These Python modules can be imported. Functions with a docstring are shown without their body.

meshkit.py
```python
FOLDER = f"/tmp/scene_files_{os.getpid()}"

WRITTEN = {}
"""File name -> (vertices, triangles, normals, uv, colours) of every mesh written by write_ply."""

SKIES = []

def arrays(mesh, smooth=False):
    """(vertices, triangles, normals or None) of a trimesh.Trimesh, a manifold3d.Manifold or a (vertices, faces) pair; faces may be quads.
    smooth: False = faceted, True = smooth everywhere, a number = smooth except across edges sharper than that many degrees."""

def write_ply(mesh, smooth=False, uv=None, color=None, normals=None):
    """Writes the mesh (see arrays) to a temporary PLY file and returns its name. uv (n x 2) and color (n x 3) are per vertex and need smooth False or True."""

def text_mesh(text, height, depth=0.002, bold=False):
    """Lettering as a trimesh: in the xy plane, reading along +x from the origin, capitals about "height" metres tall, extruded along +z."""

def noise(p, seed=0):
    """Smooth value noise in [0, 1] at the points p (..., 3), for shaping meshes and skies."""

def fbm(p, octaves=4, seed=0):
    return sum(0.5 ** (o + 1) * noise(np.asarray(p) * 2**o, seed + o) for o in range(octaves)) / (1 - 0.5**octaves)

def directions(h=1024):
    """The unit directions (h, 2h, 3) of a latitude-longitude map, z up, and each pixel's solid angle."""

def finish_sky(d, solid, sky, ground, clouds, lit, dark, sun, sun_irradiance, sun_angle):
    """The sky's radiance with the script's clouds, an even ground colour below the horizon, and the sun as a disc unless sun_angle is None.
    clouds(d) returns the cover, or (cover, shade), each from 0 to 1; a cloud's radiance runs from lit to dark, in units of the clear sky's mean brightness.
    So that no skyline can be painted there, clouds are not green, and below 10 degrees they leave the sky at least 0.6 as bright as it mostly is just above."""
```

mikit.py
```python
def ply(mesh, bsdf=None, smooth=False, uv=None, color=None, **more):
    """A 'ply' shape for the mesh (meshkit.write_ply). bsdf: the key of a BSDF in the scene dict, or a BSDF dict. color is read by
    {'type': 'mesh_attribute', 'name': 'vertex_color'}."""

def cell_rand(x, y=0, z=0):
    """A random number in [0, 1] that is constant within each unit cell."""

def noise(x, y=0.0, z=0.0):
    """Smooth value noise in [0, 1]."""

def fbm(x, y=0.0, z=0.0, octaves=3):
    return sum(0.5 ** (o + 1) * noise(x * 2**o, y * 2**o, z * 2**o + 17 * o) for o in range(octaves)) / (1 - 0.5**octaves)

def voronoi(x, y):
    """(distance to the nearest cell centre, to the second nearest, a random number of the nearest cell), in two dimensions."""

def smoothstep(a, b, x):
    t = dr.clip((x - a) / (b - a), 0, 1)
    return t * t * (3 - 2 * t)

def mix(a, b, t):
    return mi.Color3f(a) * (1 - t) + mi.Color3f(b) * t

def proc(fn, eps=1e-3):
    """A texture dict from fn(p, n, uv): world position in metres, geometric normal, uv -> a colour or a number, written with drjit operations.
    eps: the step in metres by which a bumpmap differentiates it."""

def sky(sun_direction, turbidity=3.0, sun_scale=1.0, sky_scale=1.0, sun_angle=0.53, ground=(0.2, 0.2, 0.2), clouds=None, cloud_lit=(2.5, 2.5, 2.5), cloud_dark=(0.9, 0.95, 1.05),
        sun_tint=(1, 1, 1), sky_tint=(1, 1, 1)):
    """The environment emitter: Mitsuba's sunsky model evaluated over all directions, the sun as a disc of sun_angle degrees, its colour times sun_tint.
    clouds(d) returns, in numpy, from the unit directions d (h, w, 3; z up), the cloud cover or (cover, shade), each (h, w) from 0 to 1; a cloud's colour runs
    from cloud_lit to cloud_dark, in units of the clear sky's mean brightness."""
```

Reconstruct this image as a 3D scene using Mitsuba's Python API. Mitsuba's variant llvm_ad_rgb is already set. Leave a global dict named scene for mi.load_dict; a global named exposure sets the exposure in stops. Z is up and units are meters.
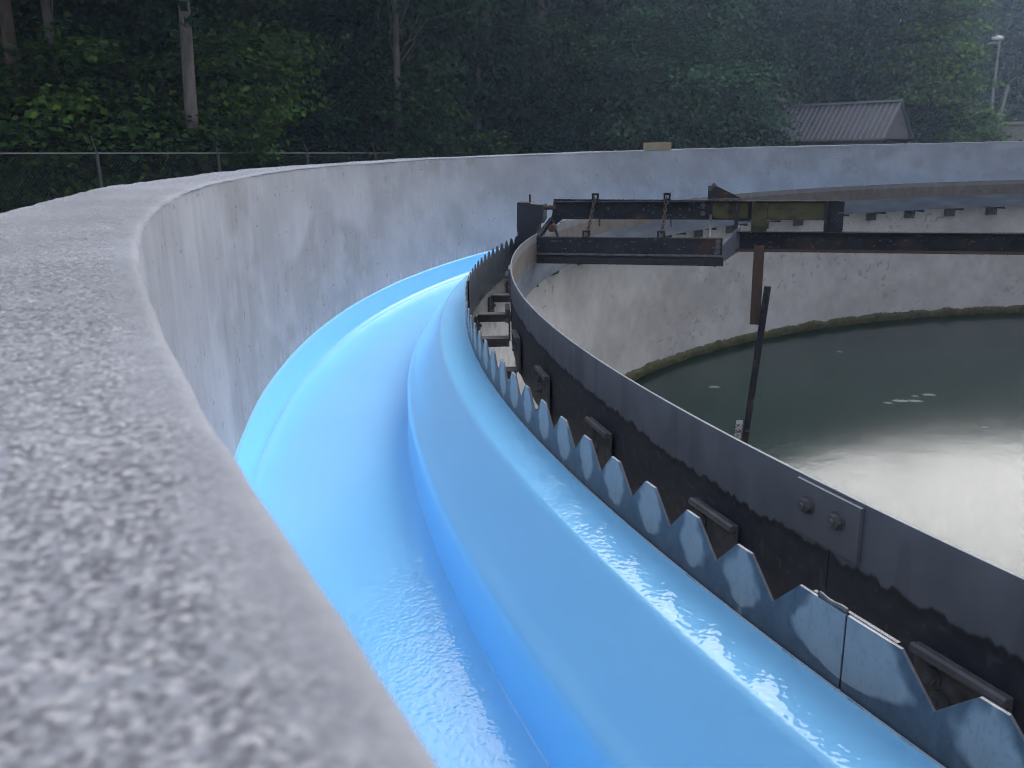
import math, random
import numpy as np, trimesh, drjit as dr, mitsuba as mi, mikit, meshkit
from mikit import proc, noise, fbm, voronoi, cell_rand, smoothstep, mix

T = mi.ScalarTransform4f
scene, labels = {'type': 'scene'}, {}
random.seed(7)

# ------------------------------------------------------------------ camera, sky, exposure
CAM = np.array([-8.9063, 0.0, 0.0967])
FW = np.array([0.46713194, 0.84214771, -0.26939745])
UP = np.array([0.14784329, 0.22599968, 0.96284293])
HAZE = 0.0013
scene['camera'] = {
    'type': 'thinlens', 'fov': 61.79, 'fov_axis': 'x',
    'to_world': T().look_at(origin=CAM.tolist(), target=(CAM + FW).tolist(), up=UP.tolist()),
    'aperture_radius': 0.0009, 'focus_distance': 3.6, 'near_clip': 0.01, 'far_clip': 2000.0}
# ground frame under the camera: X to the right, Y straight ahead
GY = np.array([FW[0], FW[1], 0.0]); GY /= np.linalg.norm(GY)
GX = np.array([GY[1], -GY[0], 0.0])
def W(X, Y, z=0.0):
    q = CAM + X * GX + Y * GY
    return np.array([q[0], q[1], z])
def sun_dir(az, el):
    a, e = math.radians(az), math.radians(el)
    d = (math.sin(a) * GX + math.cos(a) * GY) * math.cos(e)
    return [float(d[0]), float(d[1]), math.sin(e)]
SUN = np.array(sun_dir(31, 31))
def overcast(d):
    """morning haze over the whole sky: white round the veiled sun, blue grey away from it"""
    ang = np.degrees(np.arccos(np.clip(d @ SUN, -1, 1)))
    t = np.clip((ang - 5) / 50, 0, 1) ** .85
    n = meshkit.fbm(d * np.array([3.0, 3.0, 6.0]), 4, 2)
    return 0.92 + 0 * t, np.clip(t * t * (3 - 2 * t) + (n - .5) * .25, 0, 1)
scene['sky'] = mikit.sky(SUN.tolist(), turbidity=5, sun_scale=0.004, sun_angle=14, clouds=overcast, cloud_lit=(17.5, 17.8, 18.8), cloud_dark=(1.45, 1.58, 2.0))
exposure = 2.0

# ------------------------------------------------------------------ sizes of the tank
R, RT = 8.861, 0.258            # inner radius and thickness of the outer wall, top at z = 0
ZP, ZF = -0.872, -1.033         # upper edge of the blue paint, floor of the trough
RW, ZW = 8.006, -0.671          # weir plate, where the painted ledge meets it
ZPK, ZN, ZWB = -0.555, -0.613, -0.80
RB, ZBT, ZBB = 7.786, -0.503, -0.862
ZL = -2.415                     # water level
PITCH = 360 / 330
def pol(r, ph, z=0.0):
    a = math.radians(ph)
    return np.array([-r * math.cos(a), r * math.sin(a), z])

# ------------------------------------------------------------------ helpers
def grid_mesh(P, wrap=False):
    n, m = P.shape[:2]
    idx = np.arange(n * m).reshape(n, m)
    if wrap: idx = np.vstack([idx, idx[:1]])
    a, b, c, d = idx[:-1, :-1], idx[1:, :-1], idx[1:, 1:], idx[:-1, 1:]
    f = np.stack([np.stack([a, b, c], -1), np.stack([a, c, d], -1)], 2).reshape(-1, 3)
    return trimesh.Trimesh(P.reshape(-1, 3), f, process=False)
def sweep(profile, phis, wrap=False, disp=None):
    """profile (k,2) of radius and height, turned about the tank's axis"""
    pr, a = np.asarray(profile, float), np.radians(np.asarray(phis, float))
    r, z = np.broadcast_to(pr[:, 0], (len(a), len(pr))).copy(), np.broadcast_to(pr[:, 1], (len(a), len(pr))).copy()
    if disp is not None: r, z = disp(r, z, np.degrees(a)[:, None])
    P = np.stack([-r * np.cos(a)[:, None], r * np.sin(a)[:, None], z], -1)
    return grid_mesh(P, wrap)
def cat(ms): return trimesh.util.concatenate(ms)
def box(sx, sy, sz, at=(0, 0, 0), ch=0.0):
    """a box with its edges cut off by ch"""
    if ch <= 0:
        m = trimesh.creation.box((sx, sy, sz))
    else:
        h = np.array([sx, sy, sz]) / 2
        v = []
        for s in np.array(np.meshgrid([-1, 1], [-1, 1], [-1, 1])).T.reshape(-1, 3):
            for k in range(3):
                q = h - ch; q[k] = h[k]; v.append(s * q)
        m = trimesh.convex.convex_hull(np.array(v))
    m.apply_translation(at)
    return m
def frame(ph, r=0.0, z=0.0):
    """local axes at angle ph: x outwards, y along the wall (away from the camera), z up"""
    a = math.radians(ph)
    M = np.eye(4)
    M[:3, 0] = [-math.cos(a), math.sin(a), 0]
    M[:3, 1] = [math.sin(a), math.cos(a), 0]
    M[:3, 3] = M[:3, 0] * r + np.array([0, 0, z])
    if np.linalg.det(M[:3, :3]) < 0: pass
    return M
def put(m, M):
    m = m.copy(); m.vertices = m.vertices @ M[:3, :3].T + M[:3, 3]
    if np.linalg.det(M[:3, :3]) < 0: m.faces = m.faces[:, ::-1]
    return m
def tube(pts, rad, sides=8, caps=True):
    p = np.asarray(pts, float); rad = np.broadcast_to(rad, (len(p),))
    t = np.gradient(p, axis=0); t /= np.linalg.norm(t, axis=1, keepdims=True) + 1e-12
    ref = np.array([0, 0, 1.0]) if abs(t[0, 2]) < 0.9 else np.array([1.0, 0, 0])
    a = np.cross(t, ref); a /= np.linalg.norm(a, axis=1, keepdims=True) + 1e-12
    b = np.cross(t, a)
    g = np.arange(sides) * 2 * np.pi / sides
    v = p[:, None] + rad[:, None, None] * (np.cos(g)[None, :, None] * a[:, None] + np.sin(g)[None, :, None] * b[:, None])
    n = len(p); i, j = np.meshgrid(np.arange(n - 1), np.arange(sides), indexing='ij')
    q = np.stack([i * sides + j, i * sides + (j + 1) % sides, (i + 1) * sides + (j + 1) % sides, (i + 1) * sides + j], -1).reshape(-1, 4)
    f = np.vstack([q[:, [0, 1, 2]], q[:, [0, 2, 3]]])
    v = v.reshape(-1, 3)
    if caps:
        k = len(v); v = np.vstack([v, p[:1], p[-1:]])
        e = np.arange(sides)
        f = np.vstack([f, np.stack([np.full(sides, k), (e + 1) % sides, e], -1), np.stack([np.full(sides, k + 1), (n - 1) * sides + e, (n - 1) * sides + (e + 1) % sides], -1)])
    return trimesh.Trimesh(v, f, process=False)
def bar(a, b, w, h, up=(0, 0, 1)):
    """straight bar of rectangular section from a to b"""
    a, b = np.asarray(a, float), np.asarray(b, float)
    L = np.linalg.norm(b - a); t = (b - a) / L
    s = np.cross(t, up); s /= np.linalg.norm(s); u = np.cross(s, t)
    m = box(L, w, h, ch=min(w, h) * .12)
    M = np.eye(4); M[:3, 0], M[:3, 1], M[:3, 2], M[:3, 3] = t, s, u, (a + b) / 2
    return put(m, M)
def plate(poly, thick, to3):
    """polygon (s,z) extruded: to3(s, off, z) -> world, off from -thick/2 to thick/2"""
    from shapely.geometry import Polygon
    m = trimesh.creation.extrude_polygon(Polygon(poly), thick, engine='earcut')
    v = np.array([to3(s, o - thick / 2, z) for s, z, o in m.vertices])
    return trimesh.Trimesh(v, m.faces, process=False)
def bolt(rad=0.012, head=0.009, washer=0.02):
    """hex nut on a washer with a stud end, along +x"""
    w = trimesh.creation.cylinder(washer, 0.003, sections=20); w.apply_translation((0, 0, .0015))
    n = trimesh.creation.cylinder(rad, head, sections=6); n.apply_translation((0, 0, .003 + head / 2))
    s = trimesh.creation.cylinder(rad * .5, head * 1.0, sections=12); s.apply_translation((0, 0, .003 + head))
    m = cat([w, n, s])
    m.vertices = m.vertices[:, [2, 0, 1]]
    return m
def unique(key):
    if key not in scene and not any(k.startswith(key + '__') for k in scene) and key not in labels: return key
    i = 1
    while f'{key}_{i:03d}' in scene or f'{key}_{i:03d}' in labels or any(k.startswith(f'{key}_{i:03d}__') for k in scene): i += 1
    return f'{key}_{i:03d}'
counter = {}
def name_of(base, parent=None):
    full = (parent + '__' if parent else '') + base
    k = counter.get(full, 0); counter[full] = k + 1
    return full if k == 0 else f'{full}_{k:03d}'
def obj(base, mesh, mat, parent=None, smooth=False, label=None, **kw):
    key = name_of(base, parent)
    scene[key] = mesh if isinstance(mesh, dict) else mikit.ply(mesh, mat, smooth=smooth, **kw)
    if label: labels[key] = {'label': label}
    return key
def thing(base, label, category, group=None):
    key = name_of(base)
    labels[key] = {'label': label, 'category': category}
    if group: labels[key]['group'] = group
    return key
def tag(key, label, category, group=None, kind=None):
    labels[key] = {'label': label, 'category': category}
    if group: labels[key]['group'] = group
    if kind: labels[key]['kind'] = kind
def kind(key, k, label=None):
    labels[key] = {'kind': k}
    if label: labels[key]['label'] = label

# ------------------------------------------------------------------ materials
def two(d): return {'type': 'twosided', 'bsdf': d}
def rgb(*c): return {'type': 'rgb', 'value': list(c)}
def C(*c): return mi.Color3f(*c)
def polar(p): return dr.sqrt(p.x * p.x + p.y * p.y), dr.atan2(p.y, -p.x) * (180 / math.pi)

def f_top(p, n, uv):
    r, ph = polar(p)
    d1, d2, c1 = voronoi(p.x * 560, p.y * 560)
    e1, e2, c2 = voronoi(p.x * 310 + 9, p.y * 310)
    b = fbm(p.x * 6, p.y * 6, 0, 3)
    band = 1 - smoothstep(.008, .040, r - R + .018 * fbm(p.x * 25, p.y * 25, 3, 2))
    g = mix(C(.225, .232, .252), C(.305, .312, .332), b)
    g = mix(g, C(.09, .088, .095), smoothstep(.55, .75, c1) * .68 * (1 - .8 * band))
    g = mix(g, C(.46, .45, .44), smoothstep(.25, .08, c1) * .7 * (1 - .7 * band))
    g = mix(g, C(.08, .078, .085), smoothstep(.74, .92, c2) * (1 - smoothstep(.3, .5, e1)) * .7 * (1 - .8 * band))
    g = mix(g, C(.262, .268, .285), band * .6)
    dark = smoothstep(.55, .75, fbm(p.x * 2.1 + 4, p.y * 2.1, 1, 3))
    return g * (1 - .18 * dark)
def h_top(p, n, uv):
    return fbm(p.x * 160, p.y * 160, p.z * 160, 2) * .8 + fbm(p.x * 45, p.y * 45, p.z * 45, 2)
scene['concrete_top'] = two({'type': 'bumpmap', 'arbitrary': proc(h_top, 1e-3), 'scale': 0.0011,
    'bsdf': {'type': 'principled', 'base_color': proc(f_top), 'roughness': .85, 'specular': .3}})

def f_face(p, n, uv):
    r, ph = polar(p)
    s = ph * (R * math.pi / 180)
    left = 1 - smoothstep(18, 42, ph)
    streak = fbm(s * 14, p.z * 2.6, 2, 3)
    fine = fbm(s * 70, p.z * 14, 5, 2)
    blot = fbm(s * 2.6 + .6 * p.z, p.z * 3.6, 7, 4)
    big = fbm(s * .9 + 3, p.z * 1.6, 9, 3)
    g = mix(C(.265, .255, .255), C(.345, .335, .335), smoothstep(.2, .8, blot))
    g = mix(g, C(.215, .20, .188), smoothstep(.48, .60, big) * smoothstep(.42, .62, .6 * blot + .4 * fbm(s * 7, p.z * 9, 33, 3)) * .6)
    g = g * (1 + (.16 * left + .05) * (streak - .5)) * (.95 + .10 * fine)
    # white brush marks just above the paint
    brush = smoothstep(.64, .74, fbm(s * 70, p.z * 5, 11, 2)) * (1 - smoothstep(ZP + .01, ZP + .09, p.z))
    g = mix(g, C(.50, .51, .52), brush * .4)
    pit = smoothstep(.9, .95, noise(s * 38, p.z * 38, 1))
    return g * (1 - .25 * pit)
def h_face(p, n, uv):
    r, ph = polar(p); s = ph * (R * math.pi / 180)
    return fbm(s * 30, p.z * 6, 1, 3) + .5 * fbm(s * 90, p.z * 40, 3, 2)
scene['wall_coating'] = two({'type': 'bumpmap', 'arbitrary': proc(h_face, 2e-3), 'scale': 0.004,
    'bsdf': {'type': 'principled', 'base_color': proc(f_face), 'roughness': .6, 'specular': .35}})

def f_basin(p, n, uv):
    r, ph = polar(p); s = ph * (RW * math.pi / 180)
    blot = fbm(s * 1.3, p.z * 1.7, 7, 3); mid = fbm(s * 9, p.z * 9, 2, 3)
    g = mix(C(.42, .40, .375), C(.51, .49, .46), smoothstep(.3, .7, blot)) * (.88 + .24 * mid)
    pit = smoothstep(.80, .87, noise(s * 22, p.z * 22, 1)) * smoothstep(.45, .6, fbm(s * 1.1, p.z * 2, 15, 2))
    g = mix(g, C(.2, .19, .18), pit * .4)
    crack = 1 - smoothstep(.0, .012, dr.abs(fbm(s * 2.0, p.z * 6 + 8, 21, 3) - .5))
    g = mix(g, C(.16, .14, .12), crack * .2 * smoothstep(.5, .6, fbm(s * .8, p.z * 1.2, 31, 2)))
    rust = smoothstep(.66, .76, fbm(s * 3.1, p.z * .5, 41, 2)) * (1 - smoothstep(-1.6, -.9, -p.z - 2.2))
    g = mix(g, C(.30, .22, .15), rust * .35)
    white = (1 - smoothstep(ZL + .25, ZL + .5, p.z)) * fbm(s * 6, p.z * 3, 4, 2)
    g = mix(g, C(.5, .49, .47), white * .5)
    return g
def h_basin(p, n, uv):
    r, ph = polar(p); s = ph * (RW * math.pi / 180)
    return fbm(s * 22, p.z * 22, 1, 3) - .8 * smoothstep(.80, .87, noise(s * 22, p.z * 22, 1))
scene['old_concrete'] = two({'type': 'bumpmap', 'arbitrary': proc(h_basin, 3e-3), 'scale': 0.006,
    'bsdf': {'type': 'principled', 'base_color': proc(f_basin), 'roughness': .9, 'specular': .2}})

def h_paint(p, n, uv):
    return .34 * fbm(p.x * 34, p.y * 34, p.z * 34, 2) + .45 * noise(p.x * 120, p.y * 120, p.z * 120) + .22 * noise(p.x * 230, p.y * 230, p.z * 230) + .5 * noise(p.x * 8, p.y * 8, p.z * 8)
def f_paint(p, n, uv):
    v = fbm(p.x * 3, p.y * 3, p.z * 3, 3)
    return mix(C(.215, .565, .90), C(.24, .60, .915), v)
scene['blue_paint'] = two({'type': 'bumpmap', 'arbitrary': proc(h_paint, 1e-3), 'scale': 0.0015,
    'bsdf': {'type': 'principled', 'base_color': proc(f_paint), 'roughness': .07, 'specular': .5}})

def f_weir(p, n, uv):
    r, ph = polar(p)
    k = (ph - 5.13) / PITCH
    fr = dr.abs(k - dr.floor(k + .5))                     # 0 in the notch (or joint), 0.5 at the tooth's middle
    big = dr.abs(k / 22 - dr.floor(k / 22 + .5)) * 22     # 0 at a joint of two plates
    w = (noise(ph * 9, p.z * 50, 3) - .4) * .03 + (noise(dr.floor(k) * 7.3, 2) - .5) * .025 + (noise(ph * 2.3, p.z * 22, 9) - .5) * .05
    up = p.z - ZN
    edge = dr.select(big < 1.0, 1.0 - big, .5 - fr)       # distance from the middle of the pale patch, in pitches
    half = dr.select(big < 1.0, .80, .345)
    below = dr.clip((ZN + .012 - p.z) / .060, 0, 1)
    curve = half * dr.sqrt(dr.maximum(1 - below * below, 0)) - dr.maximum(up, 0) / .058 * dr.select(big < 1., .24, .18)
    edge2 = dr.select(big < 1.0, big, edge)
    pale = 1 - smoothstep(curve - .10, curve + .03, edge2 + w * 3)
    pale = pale * dr.select(r > RW - .0025, 1, 0)
    m = fbm(ph * 8, p.z * 30, 5, 3)
    dark = mix(C(.050, .059, .075), C(.095, .110, .132), m)
    lite = mix(C(.225, .245, .258), C(.285, .305, .312), m)
    sp = smoothstep(.72, .8, noise(ph * 40, p.z * 130, 2))
    return mix(dark, lite, pale) * (1 - .10 * sp)
scene['weir_metal'] = two({'type': 'principled', 'base_color': proc(f_weir), 'roughness': .42, 'specular': .5, 'metallic': .15})

def f_baffle(p, n, uv):
    r, ph = polar(p); s = ph * (RB * math.pi / 180)
    lvl = -.618 + .010 * (noise(s * 30, 3) - .5) + .012 * (noise(s * 90, 7) - .5) + .02 * (noise(s * 2, 5) - .5)
    wet = 1 - smoothstep(lvl - .004, lvl + .004, p.z)
    line = (1 - smoothstep(.0, .016, dr.abs(p.z - lvl + .008)))
    m = fbm(s * 14, p.z * 14, 3, 3)
    up = mix(C(.095, .112, .138), C(.150, .170, .20), m)
    drip = smoothstep(.66, .74, noise(s * 24, p.z * 5, 8)) * .12
    up = up * (1 - drip)
    lo = mix(C(.025, .030, .042), C(.050, .054, .066), fbm(s * 40, p.z * 60, 2, 3))
    fl = smoothstep(.84, .88, noise(s * 70, p.z * 70, 12))
    lo = mix(lo, C(.12, .12, .12), fl * .25)
    g = mix(up, lo, wet)
    g = mix(g, C(.012, .012, .012), line * .4)
    # the side towards the middle of the tank: paler, with bands left by the water
    ins = mix(C(.13, .135, .14), C(.20, .20, .20), m)
    ins = mix(ins, mix(C(.10, .085, .075), C(.16, .14, .125), m), smoothstep(-.548, -.560, p.z + .006 * m))
    ins = mix(ins, mix(C(.075, .092, .12), C(.17, .195, .225), fbm(s * 3, p.z * 14, 5, 3)), smoothstep(-.675, -.69, p.z + .02 * m))
    return mix(g, ins, dr.select(r < RB - .004, 1, 0))
scene['baffle_panel'] = two({'type': 'principled', 'base_color': proc(f_baffle), 'roughness': .5, 'specular': .45})

def f_steel(p, n, uv):
    m = fbm(p.x * 12, p.y * 12, p.z * 12, 3)
    g = mix(C(.018, .021, .027), C(.048, .051, .058), m)
    rust = smoothstep(.60, .75, fbm(p.x * 7 + 5, p.y * 7, p.z * 7, 3))
    g = mix(g, C(.085, .055, .042), rust * .6)
    scuff = smoothstep(.66, .76, fbm(p.x * 45, p.y * 45, p.z * 60, 3))
    return mix(g, C(.17, .17, .18), scuff * .6)
scene['dark_steel'] = two({'type': 'principled', 'base_color': proc(f_steel), 'roughness': .8, 'specular': .06})
def f_moss(p, n, uv):
    m = fbm(p.x * 9, p.y * 9, p.z * 14, 3)
    g = mix(C(.026, .028, .022), C(.080, .078, .034), smoothstep(.25, .6, m))
    return mix(g, C(.02, .02, .02), smoothstep(.55, .8, fbm(p.x * 20, p.y * 20, p.z * 3, 2)) * .7)
scene['mossy_steel'] = two({'type': 'principled', 'base_color': proc(f_moss), 'roughness': .8})
def f_rust(p, n, uv):
    m = fbm(p.x * 25, p.y * 25, p.z * 12, 3)
    return mix(C(.048, .034, .028), C(.105, .066, .052), m)
scene['rusty_steel'] = two({'type': 'principled', 'base_color': proc(f_rust), 'roughness': .85})
def f_galv(p, n, uv):
    m = fbm(p.x * 30, p.y * 30, p.z * 30, 3)
    return mix(C(.05, .053, .06), C(.16, .165, .175), m)
scene['worn_metal'] = two({'type': 'principled', 'base_color': proc(f_galv), 'roughness': .5, 'metallic': .2})
scene['grimy_metal'] = two({'type': 'principled', 'base_color': proc(lambda p, n, uv: mix(C(.03, .032, .036), C(.12, .125, .13), fbm(p.x * 40, p.y * 40, p.z * 40, 3))), 'roughness': .55})
scene['blue_grey_plate'] = two({'type': 'principled', 'base_color': rgb(.12, .135, .158), 'roughness': .5})
scene['black_rubber'] = two({'type': 'principled', 'base_color': rgb(.018, .02, .026), 'roughness': .6})
scene['fence_metal'] = two({'type': 'principled', 'base_color': rgb(.085, .09, .095), 'roughness': .45, 'metallic': .4})
scene['pale_label'] = two({'type': 'principled', 'roughness': .6, 'base_color': proc(lambda p, n, uv: mix(C(.5, .5, .5), C(.06, .06, .07), smoothstep(.5, .56, noise(p.x * 160, p.y * 160, p.z * 210)) * dr.select(dr.abs(p.z + 1.93) < .06, 1, 0)))})
def f_wood(p, n, uv):
    return mix(C(.24, .19, .11), C(.35, .28, .17), fbm(p.x * 8, p.y * 40, p.z * 40, 3))
scene['raw_wood'] = two({'type': 'principled', 'base_color': proc(f_wood), 'roughness': .8})

def h_water(p, n, uv):
    return fbm(p.x * 5, p.y * 5, 0, 3) + .35 * noise(p.x * 34, p.y * 34, 1)
def f_water(p, n, uv):
    return mix(C(.004, .018, .016), C(.007, .025, .020), fbm(p.x * .8, p.y * .8, 2, 3))
scene['tank_water'] = two({'type': 'bumpmap', 'arbitrary': proc(h_water, 4e-3), 'scale': 0.0010,
    'bsdf': {'type': 'roughplastic', 'distribution': 'ggx', 'alpha': .022, 'int_ior': 1.33, 'diffuse_reflectance': proc(f_water), 'nonlinear': False}})
def f_algae(p, n, uv):
    r, ph = polar(p); s = ph * (RW * math.pi / 180)
    return mix(C(.035, .038, .018), C(.11, .105, .05), fbm(s * 30, p.z * 30, 2, 3))
scene['algae'] = two({'type': 'principled', 'base_color': proc(f_algae), 'roughness': .9})
scene['foam'] = two({'type': 'principled', 'base_color': rgb(.16, .17, .155), 'roughness': .8})
def f_ground(p, n, uv):
    m = fbm(p.x * 1.7, p.y * 1.7, 0, 4); k = fbm(p.x * .2, p.y * .2, 3, 2)
    return mix(mix(C(.035, .030, .020), C(.07, .058, .038), m), mix(C(.028, .045, .014), C(.05, .075, .022), m), smoothstep(.4, .6, k))
scene['soil'] = two({'type': 'principled', 'base_color': proc(f_ground), 'roughness': 1.0, 'specular': .1})
scene['gravel'] = two({'type': 'principled', 'base_color': proc(lambda p, n, uv: mix(C(.20, .19, .175), C(.34, .325, .30), fbm(p.x * 14, p.y * 14, p.z * 14, 4))), 'roughness': 1.0})
scene['grey_concrete'] = two({'type': 'principled', 'base_color': proc(lambda p, n, uv: mix(C(.24, .235, .22), C(.38, .37, .35), fbm(p.x * 3, p.y * 3, p.z * 5, 4))), 'roughness': .95})
def f_bark(p, n, uv):
    m = fbm(p.x * 14, p.y * 14, p.z * 2.5, 3); l = fbm(p.x * 3, p.y * 3, p.z * 1.2, 3)
    return mix(mix(C(.045, .036, .028), C(.13, .105, .085), m), C(.23, .21, .185), smoothstep(.5, .7, l) * .6)
scene['bark'] = two({'type': 'principled', 'base_color': proc(f_bark), 'roughness': .95, 'specular': .15})
scene['pale_bark'] = two({'type': 'principled', 'base_color': proc(lambda p, n, uv: mix(C(.085, .073, .066), C(.25, .225, .205), fbm(p.x * 9, p.y * 9, p.z * 3, 3))), 'roughness': .95, 'specular': .15})
scene['leaf'] = {'type': 'principledthin', 'base_color': {'type': 'mesh_attribute', 'name': 'vertex_color'}, 'roughness': .5, 'diff_trans': .4, 'spec_trans': 0.0, 'eta': 1.35}
scene['roof_metal'] = two({'type': 'principled', 'base_color': proc(lambda p, n, uv: mix(C(.13, .127, .135), C(.18, .175, .185), fbm(p.x * 1.5, p.y * 1.5, p.z * 1.5, 3))), 'roughness': .38, 'metallic': .1})
scene['roof_rib'] = two({'type': 'principled', 'base_color': rgb(.25, .245, .26), 'roughness': .4})
scene['shed_siding'] = two({'type': 'principled', 'base_color': proc(lambda p, n, uv: mix(C(.10, .095, .098), C(.14, .133, .136), fbm(p.x * 2, p.y * 2, p.z * 5, 3))), 'roughness': .7})
scene['dark_timber'] = two({'type': 'principled', 'base_color': rgb(.03, .027, .025), 'roughness': .9})
scene['lamp_grey'] = two({'type': 'principled', 'base_color': rgb(.36, .37, .38), 'roughness': .45})
scene['lamp_white'] = two({'type': 'principled', 'base_color': rgb(.75, .76, .76), 'roughness': .4})

# ------------------------------------------------------------------ ground, hill
from shapely.geometry import Polygon, Point
import shapely
CLEAR = Polygon([(-60, -160), (-30, -20), (-14.5, 2.0), (-9.6, 15.5), (-4.6, 27), (3, 36), (12, 41), (19, 42), (26, 56), (36, 66), (48, 60), (58, 36), (62, 0), (80, -160)])
def ground_z(X, Y):
    pts = shapely.points(X, Y)
    d = shapely.distance(CLEAR, pts)
    h = np.clip(d - 2.0, 0, None)
    rise = 0.55 * h * h / (h + 7)
    rise = 22 * (1 - np.exp(-rise / 22))
    return -1.85 + rise + .25 * (meshkit.noise(np.stack([X * .15, Y * .15, 0 * X], -1)) - .5) * np.clip(d, 0, 1)
rr = np.concatenate([np.linspace(9.08, 12, 5), np.linspace(13, 60, 60), np.linspace(63, 170, 40)])
aa = np.radians(np.linspace(0, 360, 241)[:-1])
wx, wy = -rr[:, None] * np.cos(aa), rr[:, None] * np.sin(aa)
gX = (wx - CAM[0]) * GX[0] + (wy - CAM[1]) * GX[1]; gY = (wx - CAM[0]) * GY[0] + (wy - CAM[1]) * GY[1]
gz = ground_z(gX.ravel(), gY.ravel()).reshape(gX.shape)
P = np.stack([wx, wy, gz], -1).transpose(1, 0, 2)
kind(obj('ground', grid_mesh(P, wrap=True), 'soil', smooth=True), 'structure', 'sloping forest floor and grass around the tank')

# ------------------------------------------------------------------ outer wall
ph_all = np.concatenate([np.arange(-1.2, 6, .0165), np.arange(6, 30, .06), np.arange(30, 110, .25), np.arange(110, 358.8, 1.2)])
u = np.linspace(0, math.pi / 2, 6)
rad = .008
inner = [(R + rad - rad * math.sin(t2), -rad + rad * math.cos(t2)) for t2 in u[::-1]]
flat = [(x, 0.0) for x in np.linspace(R + rad, R + RT - rad, 92)[1:-1]]
outer = [(R + RT - rad + rad * math.sin(t2), -rad + rad * math.cos(t2)) for t2 in u]
def disp_top(r, z, ph):
    x, y = -r * np.cos(np.radians(ph)), r * np.sin(np.radians(ph))
    q = np.stack([x, y, 0 * x + z], -1)
    band = np.clip((r - R) / .05, .25, 1)
    d = (meshkit.fbm(q * 110, 3, 3) - .5) * .0018 * band + (meshkit.fbm(q * 14, 3, 5) - .5) * .006 + (meshkit.fbm(q * 1.5, 2, 8) - .5) * .010 * np.clip(ph / 20, 0, 1)
    w = (meshkit.fbm(np.stack([x, y, 0 * x], -1) * 9, 3, 12) - .5) * .007
    return r + w * ((r < R + .05) | (r > R + RT - .05)), z + d
tw = thing('tank_wall', 'grey concrete outer wall of the round tank, curving from the lens to the far side', 'wall')
obj('top', sweep(inner + flat + outer, ph_all, True, disp_top), 'concrete_top', tw, smooth=True, label='rough speckled concrete top of the wall')
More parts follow.
